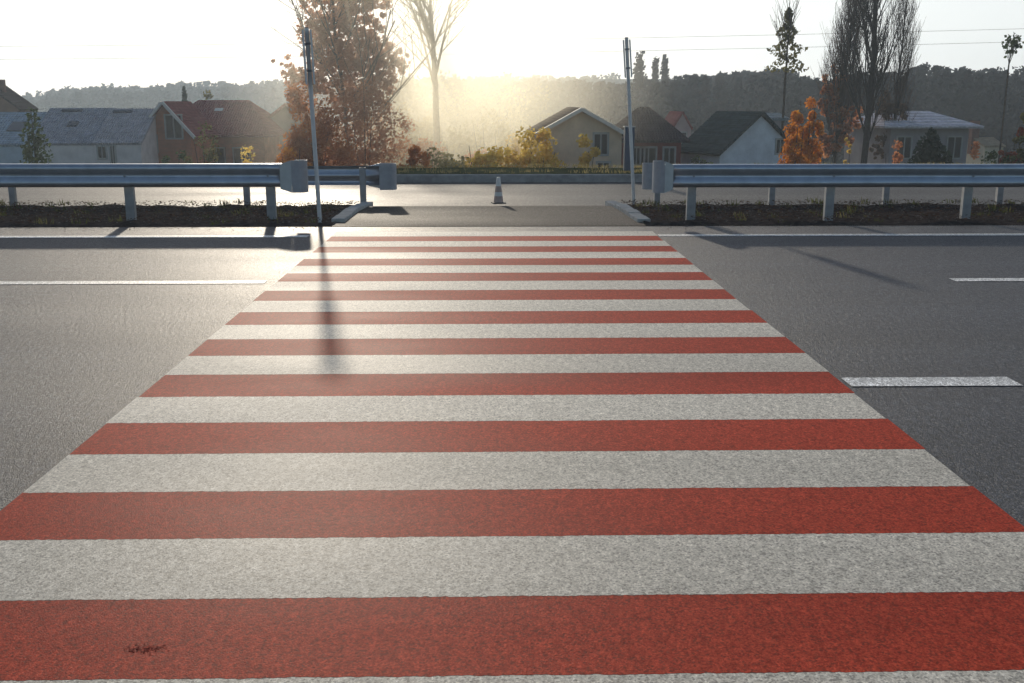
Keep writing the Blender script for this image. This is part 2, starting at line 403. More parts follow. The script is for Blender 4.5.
marking(ER + .03, gnd(1019, 384).x, Y3, .20, 'short white lane dash touching the right side of the striped crossing', group='lane dashes right of the crossing')
for k in (1, 2, 3): marking(ER + 8 * k, ER + 8 * k + 3, Y3, .20, 'white nearer lane dash along the right carriageway, out of the photo', group='lane dashes right of the crossing')
marking(-200, 200, 18.95, .15, 'white edge line along the road beyond the median', z=-.2155)

# ------------------------------------------------------------------ guardrails
PROF = [(0, .0), (.035, -.004), (.075, -.035), (.082, -.075), (.030, -.135), (.022, -.165), (.030, -.190), (.082, -.245), (.075, -.288), (.035, -.318), (0, -.325)]
def guardrail(x0, x1, Yp, ztop, zbase, face, posts, label, end_x, end_dir, post_w=.125, flat=.19, tap=.22):
    """face=-1: beam on the camera side of its posts; end_dir: +1 the end cap points to +x"""
    root = empty('guardrail', ((x0 + x1) / 2, Yp, zbase), 0, label, 'guardrail', 'steel guardrails along the median')
    ox, oy, oz = root.location
    yb = face * .12                # beam back plane relative to the posts
    mb = MB(); sag = lambda x: .006 * noise.noise(Vector((x * .5, Yp, 0)))
    n = 70; rows = []
    for k in range(n + 1):
        x = lerp(x0, x1, k / n)
        rows.append([(x - ox, yb + face * d + sag(x + 9), ztop + z - oz + sag(x)) for d, z in PROF])
    m = len(PROF)
    for r in rows: mb.v += r
    for k in range(n):
        for j in range(m - 1):
            a = k * m + j; mb.f.append((a, a + 1, a + 1 + m, a + m)); mb.m.append(0)
    mb.build('beam', M['galv'], root, smooth=True, solid=.004)
    # splice bolts and overlap plates
    for px_ in posts:
        p = MB(); w = post_w / 2; h = ztop - zbase - .02
        # C-shaped post
        p.box(-w, w, -.035, -.028, -.25, h); p.box(-w, -w + .007, -.028, .045, -.25, h); p.box(w - .007, w, -.028, .045, -.25, h)
        q = p.build('post', M['galv_post'], root); q.location = (px_ - ox, 0, 0)
        s = MB(); s.box(-.045, .045, min(yb + face * .0, -face * -.04), max(yb, face * .04), h - .30, h - .05) if False else s.box(-.04, .04, min(yb, face * .036), max(yb, face * .036), h - .27, h - .06)
        q = s.build('spacer', M['galv_post'], root); q.location = (px_ - ox, 0, 0)
        b = MB(); yy = yb + face * .028
        b.tube([(0, yy, h - .145), (0, yy + face * .014, h - .145)], [.016, .014], 6)
        q = b.build('bolt', M['galv_post'], root); q.location = (px_ - ox, 0, 0)
    # terminal: tapered transition + rounded wrap-round end
    e = MB(); hw = .222; zc = ztop - .175 - oz; w = .20
    arc = []
    for k in range(9):
        a = math.pi * k / 8
        arc.append((end_x - ox - end_dir * .09 + end_dir * .09 * math.sin(a), yb + face * .10 - face * .14 * (1 - math.cos(a)) / 2 * 2))
    arc = [(end_x - ox - end_dir * (.09 + flat), arc[0][1])] + arc + [(end_x - ox - end_dir * (.09 + flat), arc[-1][1])]
    for (ax, ay) in arc: e.v += [(ax, ay, zc - hw), (ax, ay, zc + hw)]
    for k in range(len(arc) - 1): e.f.append((2 * k, 2 * k + 2, 2 * k + 3, 2 * k + 1)); e.m.append(0)
    e.build('end_cap', M['galv_end'], root, smooth=False, solid=.005)
    t = MB(); xb = end_x - ox - end_dir * (.09 + flat) - end_dir * .003; xc = xb - end_dir * tap; yf = yb + face * .096
    t.quad((xb, yf, zc - hw), (xb, yf, zc + hw), (xc, yf - face * .01, zc + .172), (xc, yf - face * .01, zc - .172))
    t.build('end_taper', M['galv'], root, solid=.004)
    return root
def zat(py, Y, px=512): return at(px, py, Y).z
YN = 14.85; YB = 17.95
zt1 = zat(163.5, YN - .15); zt2 = zat(166.3, YB)
nx = lambda px: at(px, 175, YN - .2).x
bx_ = lambda px: at(px, 175, YB).x
pl = gnd(132, 222).x; pr = gnd(832, 222).x
lp = [pl + 2 * k for k in range(-9, 2)]
guardrail(-22.5, nx(287), YN, zt1, .0, -1, lp, 'grey steel guardrail nearest the camera, left of the crossing', nx(306), 1, flat=.11, tap=.16)
rp = [pr + 2 * k for k in range(-1, 10)]
guardrail(nx(665), 22.8, YN, zt1 - .015, .0, -1, rp, 'grey steel guardrail nearest the camera, right of the crossing', nx(654), -1, flat=.06, tap=.12)
bl = at(363, 190, YB).x
guardrail(-23, bx_(379), YB, zt2, -.1, 1, [bl + 2 * k for k in range(-10, 1)], 'steel guardrail behind the near left one, ending at the paved gap', bx_(396), 1, .10)
br = at(772, 190, YB).x
guardrail(bx_(656), 23, YB, zt2 - .0, -.1, 1, [br + 2 * k for k in range(-1, 10)], 'steel guardrail behind the near right one, ending by the sign pole', bx_(643), -1, .10)

# ------------------------------------------------------------------ leaning sign poles (plates edge-on to the camera)
def sign_pole(base, top, plate_h, label, r=.032, pw_=None):
    root = empty('sign_pole', base, 0, label, 'road sign', 'crossing signs on leaning poles')
    d = Vector(top) - Vector(base); d.x, d.y = d.x, d.y
    mb = MB(); mb.tube([Vector((0, 0, -.3)) - d * .02, d], [r, r], 12); mb.build('pole', M['pole_paint'], root, smooth=False)
    c = MB(); c.tube([d, d + Vector((0, 0, .012))], [r + .004, r * .7], 12); c.build('pole_cap', M['black'], root)
    u = d.normalized(); bd = Vector((base.x, base.y, 0)).normalized(); n = Vector((bd.y, -bd.x, 0)); n = (n - u * n.dot(u)).normalized(); v = u.cross(n)   # plate turned along the camera bearing so its edge faces the camera
    ctr = d - u * (plate_h / 2 + .03); pw_ = pw_ or plate_h
    for side, s in ((0, -1), (1, 1)):
        off = n * (s * (r + .010)); p = MB(); hh = plate_h / 2; hw = pw_ / 2 - .02
        cs = [ctr + off + v * a * hw + u * b * hh for a, b in ((-1, -1), (1, -1), (1, 1), (-1, 1))]
        th = n * s * .026
        p.v = [tuple(q) for q in cs] + [tuple(q + th) for q in cs]; p.f = [(3, 2, 1, 0), (4, 5, 6, 7)] + [(i, (i + 1) % 4, 4 + (i + 1) % 4, 4 + i) for i in range(4)]; p.m = [0] * 6
        pl_ = p.build('sign_plate', M['signback'], root)
        f = MB(); o2 = off + th + n * s * .003
        def fq(pts, e): f_ = [ctr + o2 + n * s * e + v * a + u * b for a, b in pts]; return f_
        k = hw - .02; kk = hh - .02
        f.quad(*fq([(-k, -kk), (k, -kk), (k, kk), (-k, kk)], 0)); f.build('sign_face', M['blue'], pl_)
        f = MB(); f.quad(*fq([(-k * .8, -kk * .68), (k * .8, -kk * .68), (0, kk * .78)], .002)); f.build('white_triangle', M['signwhite'], pl_)
    for b in (.25, .75):
        q = MB(); cc = d - u * (.03 + plate_h * b); q.tube([cc - u * .015, cc + u * .015], [r + .009, r + .009], 10); q.build('bracket', M['galv_post'], root)
    return root
b1 = gnd(320.5, 222); t1 = at(306.5, 28, b1.y)
sign_pole(b1, t1, .72, 'tall leaning sign pole beside the left guardrail end, plate seen edge-on', .030, .34)
b2 = gnd(635, 202, -.03); t2 = at(626.5, 38, b2.y)
sign_pole(b2, t2, .62, 'tall leaning sign pole at the right side of the paved gap, plate edge-on', .030, .12)

# traffic cone
def cone(loc, label):
    root = empty('traffic_cone', loc, R(12), label, 'cone')
    b = MB(); b.box(-.115, .115, -.115, .115, 0, .025); b.build('base', M['rubber'], root, bevel=.01)
    def ring(z0, z1, nm, mt):
        rr = lambda z: lerp(.085, .028, (z - .03) / .44)
        m_ = MB(); m_.tube([(0, 0, z0), (0, 0, z1)], [rr(z0), rr(z1)], 20); return m_.build(nm, mt, root, smooth=False)
    ring(.026, .13, 'cone_body', M['cone']); ring(.13, .20, 'reflective_band', M['conew']); ring(.20, .30, 'cone_body', M['cone'])
    ring(.30, .38, 'reflective_band', M['conew']); ring(.38, .45, 'cone_tip', M['conew'])
c0 = gnd(498.5, 203.5, -.03)
cone(c0, 'small faded red and white traffic cone standing in the paved gap')
# roadside cabinet beyond the far road
c1 = at(628, 183, 25.9)
root = empty('utility_cabinet', (c1.x, 25.9, .03), 0, 'narrow dark blue utility cabinet beyond the far road behind the right sign pole', 'cabinet')
mb = MB(); mb.box(-.12, .12, -.12, .12, 0, 1.05); mb.build('cabinet_body', M['cabinet'], root, bevel=.012)
mb = MB(); mb.box(-.14, .14, -.14, .14, 1.05, 1.08); mb.build('cabinet_lid', M['galv_post'], root, bevel=.006)
mb = MB(); mb.box(-.10, .10, -.128, -.121, .12, 1.0); mb.build('cabinet_door', M['cabinet'], root, bevel=.002)

# ------------------------------------------------------------------ median litter and grass (uncountable)
rnd = random.Random(11)
mb = MB()
for _ in range(9000):
    s = rnd.choice((-1, 1)); x = (PX1 + .12 + rnd.random() ** 1.2 * 12) if s > 0 else (PX0 - .12 - rnd.random() ** 1.2 * 12)
    y = rnd.uniform(ROAD_END + .03, 18.05); z = .05 + .045 * rnd.random() - .08 * ((y - 14.2) / 4) ** 2
    r = rnd.uniform(.010, .028); a = rnd.random() * 6.28; t = rnd.uniform(-.8, .8)
    u = Vector((math.cos(a), math.sin(a), math.sin(t) * .5)) * r; v = Vector((-math.sin(a), math.cos(a), math.cos(t) * .4)) * r * .7
    c = Vector((x, y, z)); mb.quad(c - u, c + v, c + u, c - v)
tag(mb.build('leaf_litter', M['litter']), 'dead brown leaves and debris strewn over the dirt median', 'leaf litter', kind='stuff')
mb = MB()
def tuft(cx, cy, z, n, h, spread):
    for _ in range(n):
        a = rnd.random() * 6.28; q = rnd.random() * spread; x = cx + q * math.cos(a); y = cy + q * math.sin(a)
        hh = h * rnd.uniform(.5, 1.2); l = rnd.uniform(-.5, .5) * hh; k = rnd.uniform(-.3, .3) * hh; w = .006 + hh * .02
        mb.quad((x - w, y, z), (x + w, y, z), (x + l * .5 + w * .5, y + k * .4, z + hh * .6), (x + l, y + k, z + hh))
for _ in range(240):
    s = rnd.choice((-1, 1)); x = (PX1 + .2 + rnd.random() * 12) if s > 0 else (PX0 - .2 - rnd.random() * 12)
    tuft(x, rnd.uniform(ROAD_END + .1, 18.0), -.02, 12, rnd.uniform(.05, .14), .12)
tag(mb.build('median_grass', M['grass']), 'thin dry grass tufts growing in the dirt median', 'grass', kind='stuff')
mb = MB()
for _ in range(2600):
    x = rnd.uniform(-32, 34); y = 25.7 + rnd.random() ** 1.5 * 9
    tuft(x, y, tz(x, y) + .02, 9, rnd.uniform(.04, .12), .25)
tag(mb.build('verge_grass', M['drygrass']), 'rough grass and weeds on the bank beyond the far road', 'grass', kind='stuff')

rnd = random.Random(29); mb = MB()
for _ in range(5200):                    # grit and pebbles on the median and spilled on the road edge
    s_ = rnd.choice((-1, 1)); x = (PX1 + .1 + rnd.random() ** 1.2 * 12) if s_ > 0 else (PX0 - .1 - rnd.random() ** 1.2 * 12)
    edge = rnd.random() < .30; y = ROAD_END - rnd.random() ** 3 * .5 if edge else rnd.uniform(ROAD_END + .05, 18.0)
    z = .004 if edge else .035 + .03 * rnd.random() - .07 * ((y - 14.2) / 4) ** 2
    r_ = rnd.uniform(.004, .012) if edge else rnd.uniform(.006, .024); a = rnd.random() * 3
    P = [Vector((x + r_ * math.cos(a + k * 2.09) * rnd.uniform(.7, 1.2), y + r_ * math.sin(a + k * 2.09), z)) for k in range(3)]
    t_ = Vector((x, y, z + r_ * rnd.uniform(.6, 1.1)))
    mb.quad(P[0], P[1], t_); mb.quad(P[1], P[2], t_); mb.quad(P[2], P[0], t_)
tag(mb.build('gravel', M['grit']), 'pale grit and small pebbles on the dirt median and along the road edge', 'gravel', kind='stuff')
c = gnd(146, 649, .005); mb = MB()
for _ in range(170):                     # worn smear made of many small tar flecks
    x, y = rnd.gauss(0, .034), rnd.gauss(0, .013); r_ = rnd.uniform(.0012, .0042); a = rnd.random() * 3; z = rnd.uniform(0, .0006)
    mb.quad(*[(x + r_ * math.cos(a + k * 1.57) * rnd.uniform(.6, 1.3), y + r_ * .8 * math.sin(a + k * 1.57), z) for k in range(4)])
o = mb.build('tar_stain', M['stain']); o.location = (c.x, c.y, .0052); tag(o, 'faint speckled dark smudge of tar on the nearest red stripe', 'stain')
# ------------------------------------------------------------------ trees
def rvec(r): 
    while True:
        v = Vector((r.uniform(-1, 1), r.uniform(-1, 1), r.uniform(-1, 1)))
        if .05 < v.length < 1: return v.normalized()
def leaf(mb, c, s, r):
    n = rvec(r); u = n.orthogonal().normalized() * s; v = n.cross(u) * r.uniform(.5, .8)
    mb.quad(c - u, c + v, c + u * .9, c - v)
def grow(wood, tw, tips, p, d, ln, rad, lvl, r, up, spread, kids, twist=.12, sides=(7, 5, 3, 3), taper=.55, cr=.55, lf=(.72, .38)):
    """one branch as a wandering tapered tube, then its children"""
    n = 6 if lvl == 0 else 4; pts = [p]; rads = [rad]; dd = d.copy()
    for i in range(n):
        dd = (dd + rvec(r) * twist + Vector((0, 0, up * .12))).normalized()
        pts.append(pts[-1] + dd * (ln / n)); rads.append(rad * lerp(1, taper, (i + 1) / n))
    (wood if lvl <= 1 else tw).tube(pts, rads, sides[min(lvl, 3)], cap=False)
    if lvl >= len(kids):
        tips.append(pts[-1]); tips.append(pts[-3]); return
    for k in range(kids[lvl]):
        t = lerp(.28 if lvl == 0 else .15, 1.0, (k + r.random()) / kids[lvl]); i = min(n - 1, int(t * n)); q = pts[i].lerp(pts[i + 1], t * n - i)
        ax = (pts[i + 1] - pts[i]).normalized(); side = rvec(r); side = (side - ax * side.dot(ax)).normalized()
        nd = (ax * math.cos(spread) + side * math.sin(spread)); nd = (nd + Vector((0, 0, up * .35))).normalized()
        grow(wood, tw, tips, q, nd, ln * lerp(lf[0], lf[1], t) * r.uniform(.8, 1.15), max(.008, rads[i] * (cr if lvl == 0 else .55)), lvl + 1, r, up, spread, kids, twist, sides, taper, .55, (.72, .38))
def tree(name, base, h, label, cat='tree', group=None, seed=1, bark='bark', up=.6, spread=.6, kids=(9, 6, 4), leafm=None, nleaf=0, ls=.1, ljit=.35, trunk_r=.12, lean=(0, 0), clear=0, twm='twig', trunk_frac=.8, lowleaf=None, twist=.12, cr=.55, lf=(.72, .38)):
    r = random.Random(seed); root = empty(name, base, 0, label, cat, group)
    wood, tw, tips = MB(), MB(), []
    d = Vector((lean[0], lean[1], 1)).normalized(); p = Vector((0, 0, -.2))
    if clear:
        q = p + d * clear; wood.tube([p, p.lerp(q, .5) + rvec(r) * .02, q], [trunk_r * 1.2, trunk_r * 1.05, trunk_r], 8); p = q
    grow(wood, tw, tips, p, d, (h - clear) * trunk_frac, trunk_r, 0, r, up, spread, kids, twist=twist, cr=cr, lf=lf)
    wood.build('trunk', M[bark], root, smooth=True)
    if tw.v: tw.build('twigs', M[twm], root)
    if leafm:
        mb = MB()
        for _ in range(nleaf):
            c = tips[r.randrange(len(tips))] + rvec(r) * (ljit * r.random() ** .5)
            if lowleaf and c.z > lowleaf * (1 + .3 * r.random()): continue
            leaf(mb, c, ls * r.uniform(.6, 1.3), r)
        mb.build('crown', L[leafm], root)
    return root
def mass(mb, c, rx, ry, rz, n, s, r, clumps=26, hole=.5):
    """irregular crown: many leaf clumps scattered in a rough ellipsoid"""
    for _ in range(clumps):
        v = rvec(r) * r.random() ** .4; v = Vector((v.x * rx, v.y * ry, v.z * rz)) * r.uniform(.75, 1.08); cr = min(rx, rz) * r.uniform(.22, .42)
        for _ in range(n // clumps): leaf(mb, c + v + rvec(r) * cr * r.random() ** .5, s * r.uniform(.6, 1.4), r)
def bush(name, base, rx, h, label, leafm, n, s, seed, cat='bush', group=None, stems=5, clumps=26, ry=None, z0=.0):
    r = random.Random(seed); root = empty(name, base, 0, label, cat, group)
    st = MB()
    for _ in range(stems):
        a = r.random() * 6.28; q = Vector((math.cos(a) * rx * .5, math.sin(a) * rx * .5, h * r.uniform(.6, .9)))
        st.tube([(0, 0, -.3), q * .5 + rvec(r) * .1, q], [.05, .035, .01], 5)
    st.build('stems', M['bark'], root)
    mb = MB(); mass(mb, Vector((0, 0, z0 + (h - z0) * .5)), rx, ry or rx * .8, (h - z0) * .5, n, s, r, clumps)
    mb.build('crown', L[leafm], root); return root
def conifer(name, base, h, rad, label, seed, cat='conifer', group=None, n=2600, s=.12, leafm='needle', pw=.8):
    r = random.Random(seed); root = empty(name, base, 0, label, cat, group)
    t = MB(); t.tube([(0, 0, -.3), (0, 0, h * .97)], [.03 * h * .5 + .04, .01], 7); t.build('trunk', M['bark'], root)
    mb = MB()
    for _ in range(n):
        k = r.random() ** .6; z = h * (1 - k * .94); a = r.random() * 6.28
        rr = rad * k ** pw * (.72 + .28 * math.sin(z * 9 / h * 3 + a * 3)) * r.random() ** .35
        c = Vector((rr * math.cos(a), rr * math.sin(a), z - rr * .25)); leaf(mb, c, s * r.uniform(.6, 1.4), r)
    mb.build('crown', L[leafm], root); return root
def place(px, Y, z=None):
    p = at(px, 150, Y); return Vector((p.x, Y, tz(p.x, Y) if z is None else z))
def top_h(px, py, Y):
    b = place(px, Y); return at(px, py, Y).z - b.z

def mpp(Y): return (at(612, 130, Y).x - at(512, 130, Y).x) / 100
# rusty tree left of the gap
def column_leaves(root, Y, px_, items, lm, n, s, seed):
    """leaf clumps hung at given spots round the tree: (px, py, radius px, share)"""
    r = random.Random(seed); mb = MB(); k = mpp(Y); tot = sum(i[3] for i in items)
    for (px, py, rp_, sh) in items:
        c = at(px, py, Y) - root.location; R_ = rp_ * k
        cl = [c + Vector(rvec(r) * R_ * r.random() ** .5) for _ in range(max(4, int(rp_ * 1.3)))]
        for q in cl:
            cr = R_ * r.uniform(.08, .30)
            for _ in range(int(n * sh / tot / len(cl))): leaf(mb, q + rvec(r) * cr * r.random() ** .6, s * r.uniform(.5, 1.4), r)
    return mb.build('crown', L[lm], root)
b = place(346, 58)
o = tree('autumn_tree', b, top_h(346, -60, 58), 'tall rust brown autumn tree with sparse upper leaves behind the left sign pole', seed=5, up=.7, spread=.75, kids=(13, 5, 3), nleaf=0, trunk_r=.13, clear=2.0)
column_leaves(o, 58, 346, [(345, -30, 46, 3), (322, 0, 28, 1.6), (365, 5, 26, 1.8), (343, 28, 36, 3.2), (318, 45, 26, 1.6), (370, 45, 24, 1.8), (345, 62, 44, 4), (308, 78, 28, 1.9), (380, 76, 26, 2.0), (286, 70, 15, .35), (352, 100, 44, 2.4), (395, 62, 20, .5)], 'brown', 25000, .10, 8)
b = place(312, 50); bush('rust_tree', b, 1.75, top_h(312, 74, 50), 'low bushy orange brown tree at the foot of the tall rust tree', 'rust', 12000, .085, 9, 'tree', clumps=70)
b = place(366, 54); bush('rust_tree', b, 2.3, top_h(372, 62, 54), 'low dull brown bushy tree right of the tall rust tree', 'brown', 8500, .085, 10, 'tree', clumps=80)
# pale bare tree in the glare
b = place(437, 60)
tree('bare_tree', b, top_h(437, -30, 60), 'pale leafless tree with upright spreading branches in the glare at centre', seed=27, up=.22, spread=.60, kids=(10, 6, 5), bark='bark_glare', twm='bark_glare', trunk_r=.19, clear=top_h(437, 122, 60), twist=.04, lf=(1.0, .5), cr=.5)
# hazy pale stand of trees beyond the centre bushes
for i, (px, Y, py, rx, lm, lab) in enumerate([(405, 80, 74, 3.0, 'olive', 'hazy olive tree just right of the dull brown bushy tree'), (448, 86, 80, 3.4, 'palegold', 'pale gold tree behind the leafless tree trunk'),
      (492, 82, 78, 3.2, 'palegold', 'broad pale gold tree above the traffic cone'), (530, 88, 84, 3.0, 'olive', 'hazy olive tree left of the beige house')]):
    b = place(px, Y); bush('hazy_tree', b, rx, top_h(px, py, Y), lab, lm, 5200, .14, 140 + i, 'tree', 'hazy trees behind the centre bushes', clumps=60)
# bushes along the bank in the centre
cb = [(408, 62, 96, 2.1, 'palegold', 'pale brown bush just right of the low dull brown tree'), (450, 64, 112, 2.4, 'palegold', 'pale gold bush below the leafless tree'),
      (492, 63, 106, 2.4, 'palegold', 'tall hazy gold bush behind the traffic cone'), (530, 58, 124, 1.9, 'yellow', 'yellow bush right of centre beyond the far road'),
      (562, 47, 122, 1.5, 'yellow', 'golden yellow bush against the left side of the beige house'), (416, 42, 150, .9, 'rust', 'small rusty shrub at the far kerb beside the left guardrail end'), (446, 44, 140, 1.2, 'palegold', 'airy pale shrub at the far kerb in front of the leafless trunk'), (478, 43, 136, 1.2, 'yellow', 'airy yellow shrub at the far kerb left of the cone'), (515, 44, 130, 1.2, 'yellow', 'small pale gold bush between the cone and the yellow bushes'), (541, 43, 124, 1.3, 'yellow', 'sparse yellow bush closest to the far kerb, left of the beige house'), (584, 43, 138, .8, 'yellow', 'small bright yellow shrub before the beige gable house'),
      (470, 57, 144, 1.9, 'rust', 'low brown bush left of the cone beyond the far road'), (428, 56, 138, 1.7, 'rust', 'low rusty bush under the leafless tree'), (508, 55, 142, 1.7, 'yellow', 'low pale yellow bush right behind the cone')]
for i, (px, Y, py, rx, lm, lab) in enumerate(cb):
    b = place(px, Y); bush('autumn_bush', b, rx, top_h(px, py, Y), lab, lm, 4200, .09, 40 + i, group='autumn bushes on the bank beyond the far road', clumps=38)
# left side garden plants
b = place(35, 50); conifer('conifer', b, top_h(36, 106, 50), 1.15, 'slim dark green conifer in front of the grey row house', 3, n=2600, s=.10, leafm='green', pw=.35)
for i, (px, Y, py, rx, lm, lab) in enumerate([(205, 55, 112, 1.2, 'olive', 'thin olive garden tree in front of the brick house'), (250, 52, 138, 1.0, 'yellow', 'yellow green bush under the red tiled roof'), (172, 54, 138, .9, 'green', 'dark green bush below the brick gable window'), (290, 46, 128, .9, 'orange', 'orange bush left of the low orange brown tree')]):
    b = place(px, Y); bush('garden_bush', b, rx, top_h(px, py, Y), lab, lm, 1500 if i == 0 else 2200, .08, 60 + i, 'bush', clumps=30)
b = place(188, 95); conifer('spruce', b, top_h(188, 86, 95), 1.1, 'dark spruce tip rising behind the brick house roof', 13, n=1600, s=.2)
b = place(207, 92); bush('yellow_tree', b, 1.2, top_h(214, 90, 92), 'dull yellow tree top behind the brick house ridge', 'olive', 1500, .15, 14, 'tree')
# right side
b = place(781, 58)
r_ = tree('birch', b, top_h(781, 8, 58), 'slender birch with a small narrow leafy top right of the green roofed house', seed=31, up=.8, spread=.5, kids=(10, 4), leafm='olive', nleaf=0, trunk_r=.06, clear=top_h(781, 78, 58), trunk_frac=.95, bark='bark')
mb = MB(); rr = random.Random(5); hb = top_h(781, 8, 58); lo = top_h(781, 72, 58)
for _ in range(800):
    k = rr.random(); z = lerp(hb, lo, k); w = 1.15 * min(1, k * 1.2 + .05) * (.7 + .3 * math.sin(k * 22)); leaf(mb, Vector((rr.uniform(-w, w), rr.uniform(-w, w), z)), .11 * rr.uniform(.6, 1.4), rr)
mb.build('crown', L['olive'], r_)
for px, Y, py, rx, n, lab in ((807, 44, 82, .80, 9000, 'narrow bright orange autumn tree left of the twiggy poplars'), (796, 42, 112, .62, 5000, 'short golden orange bush at the foot of the narrow orange tree')):
    b = place(px, Y); bush('orange_tree', b, rx, top_h(px, py, Y), lab, 'orange', n, .06, px, 'tree', clumps=60)
b = place(833, 62)
o = tree('twiggy_poplar', b, top_h(836, -40, 62), 'twiggy poplar with brown leaves low down, right of the orange tree', seed=41, up=1.3, spread=.55, kids=(70, 9, 4), trunk_r=.11, clear=.6, twist=.05, cr=.35, lf=(.30, .16), trunk_frac=.92)
column_leaves(o, 62, 833, [(832, 105, 18, 3), (838, 135, 20, 4), (826, 150, 14, 2), (836, 82, 15, 1.2), (850, 120, 16, 2)], 'brown', 10000, .08, 18)
b = place(864, 58)
tree('twiggy_poplar', b, top_h(866, -60, 58), 'taller bare poplar with a thick dark trunk and dense upright twigs', seed=52, up=1.1, spread=.6, kids=(34, 8, 4), bark='bark_dark', twm='bark_dark', trunk_r=.20, clear=1.6, twist=.06, cr=.28, lf=(.36, .2), trunk_frac=.92)
b = place(893, 63)
o = tree('twiggy_poplar', b, top_h(893, -20, 63), 'thin bare poplar at the right of the poplar clump', seed=57, up=1.3, spread=.55, kids=(40, 8, 4), bark='bark_dark', twm='twig', trunk_r=.075, clear=.8, twist=.06, cr=.35, lf=(.30, .16), trunk_frac=.92)
column_leaves(o, 63, 893, [(888, 135, 12, 1), (880, 150, 10, 1), (897, 112, 14, 1.2), (880, 100, 14, 1.0), (905, 140, 10, .8)], 'dull', 5200, .08, 19)
b = place(849, 56); bush('yellow_shrub', b, .28, top_h(849, 118, 56), 'narrow golden shrub between the two poplar trunks', 'yellow', 1500, .06, 77, clumps=20)
b = place(930, 48); conifer('conifer', b, top_h(930, 128, 48), 2.9, 'broad dark green conifer in front of the pale hip roofed house', 8, n=9000, s=.11, pw=.7)
b = place(1000, 62)
tree('thin_tree', b, top_h(1000, 36, 62), 'thin nearly leafless tree top above the right wood', seed=61, up=.8, spread=.5, kids=(8, 4), leafm='green', nleaf=130, ls=.13, ljit=.3, trunk_r=.05, clear=top_h(1000, 72, 62))
for i, (px, Y, py, rx, lm, lab) in enumerate([(1012, 46, 118, .55, 'red', 'red leaved bush at the right edge of the photo'), (1022, 44, 106, .4, 'olive', 'olive shrub at the far right edge'), (1000, 45, 148, .9, 'green', 'low green bush right of the pale hip roofed house'), (893, 50, 140, .7, 'brown', 'low brown bush left of the pale hip roofed house'),
     (697, 52, 148, .8, 'green', 'low dark bush between the maroon and green roofed houses'), (975, 56, 140, .8, 'brown', 'brown bush at the right corner of the pale house')]):
    b = place(px, Y); bush('garden_bush', b, rx, top_h(px, py, Y), lab, lm, 2200, .07, 90 + i, clumps=30)
for i, (px, py, w) in enumerate([(637.5, 50, 1.9), (653, 55, .9), (662, 54, 1.1)]):
    b = place(px, 165); conifer('columnar_poplar', b, top_h(px, py, 165), w * .8, ('broad columnar poplar rising above the wood beside the right sign pole', 'thin middle columnar poplar above the wood', 'columnar poplar rightmost of the three above the wood')[i], 200 + i, 'tree', 'columnar poplars above the wood', n=1800, s=.35, leafm='wood_right', pw=.18)

# backing mounds behind the far woods, added to fill gaps between the trees
def backing_mound(name, x0, x1, Y, prof, mat, drop, depth):
    mb = MB(); n = 90; rows = 8
    for j in range(rows + 1):
        for i in range(n + 1):
            px = lerp(x0, x1, i / n); t = j / rows; y = Y + depth * (t - .5) * 2
            c = at(px, prof(px) + drop, Y); e = math.cos((t - .5) * math.pi)
            z = -6.4 + (c.z + 6.4) * e + 1.2 * e * noise.noise(Vector((c.x * .05, y * .05, 0)))
            mb.v.append((c.x * y / Y, y, z))
    for j in range(rows):
        for i in range(n):
            a = j * (n + 1) + i; mb.f.append((a, a + 1, a + n + 2, a + n + 1)); mb.m.append(0)
    tag(mb.build(name, mat, smooth=True), kind='structure')
# woods: individually shaped crowns merged only as distant mass
def wood(name, x0, x1, Y0, Y1, prof, n, s, leafm, label, seed, wmin, wmax, leaves):
    r = random.Random(seed); mb = MB(); t = MB()
    for i in range(n):
        px = r.uniform(x0, x1); Y = lerp(Y0, Y1, r.random() ** .7); top = prof(px) + r.uniform(-1, 6) + (5 * (1 - (Y - Y0) / (Y1 - Y0)))
        c = at(px, top, Y); g = tz(c.x, Y); w = r.uniform(wmin, wmax); h = c.z - g
        t.tube([(c.x, Y, g), (c.x, Y, g + h * .8)], [.2, .06], 4, cap=False)
        pine = r.random() < .45
        for _ in range(leaves):
            k = r.random(); z = g + h * (1 - k * .92)
            ww = w * ((k * 1.05 + .12) if pine else math.sin(min(1, k * 1.25 + .06) * math.pi) ** .5 if k < .75 else w * 0 + .7)
            a = r.random() * 6.28; q = ww * r.random() ** .4 * (.75 + .25 * math.sin(a * 3 + z + i))
            leaf(mb, Vector((c.x + q * math.cos(a), Y + q * math.sin(a), z)), s * r.uniform(.6, 1.4), r)
    o = mb.build(name, L[leafm]); return tag(o, label, 'wood', kind='stuff')
pts_l = [(-400, 95), (0, 97), (25, 94), (60, 87), (130, 83), (280, 80), (400, 77), (560, 74)]
pts_r = [(380, 78), (470, 78), (560, 78), (600, 80), (618, 83), (640, 78), (680, 75), (740, 71), (790, 68), (810, 76), (830, 78), (850, 72), (900, 70), (922, 60), (950, 65), (980, 70), (1024, 64), (1400, 60)]
def interp(P): 
    def f(x):
        if x <= P[0][0]: return P[0][1]
        for (a, b), (c, d) in zip(P, P[1:]):
            if x <= c: return lerp(b, d, (x - a) / (c - a))
        return P[-1][1]
    return f
M['backing_far'] = simple('backing_far', (.035, .05, .038), .95, var=.4, scale=.08, bmp=.5, spec=.1)
M['backing_right'] = simple('backing_right', (.028, .026, .024), .95, var=.4, scale=.15, bmp=.3, spec=.1)
backing_mound('far_wood_backing', -420, 700, 440, interp(pts_l), M['backing_far'], 5, 45)
backing_mound('right_wood_backing', 380, 1460, 190, interp(pts_r), M['backing_right'], 9, 25)
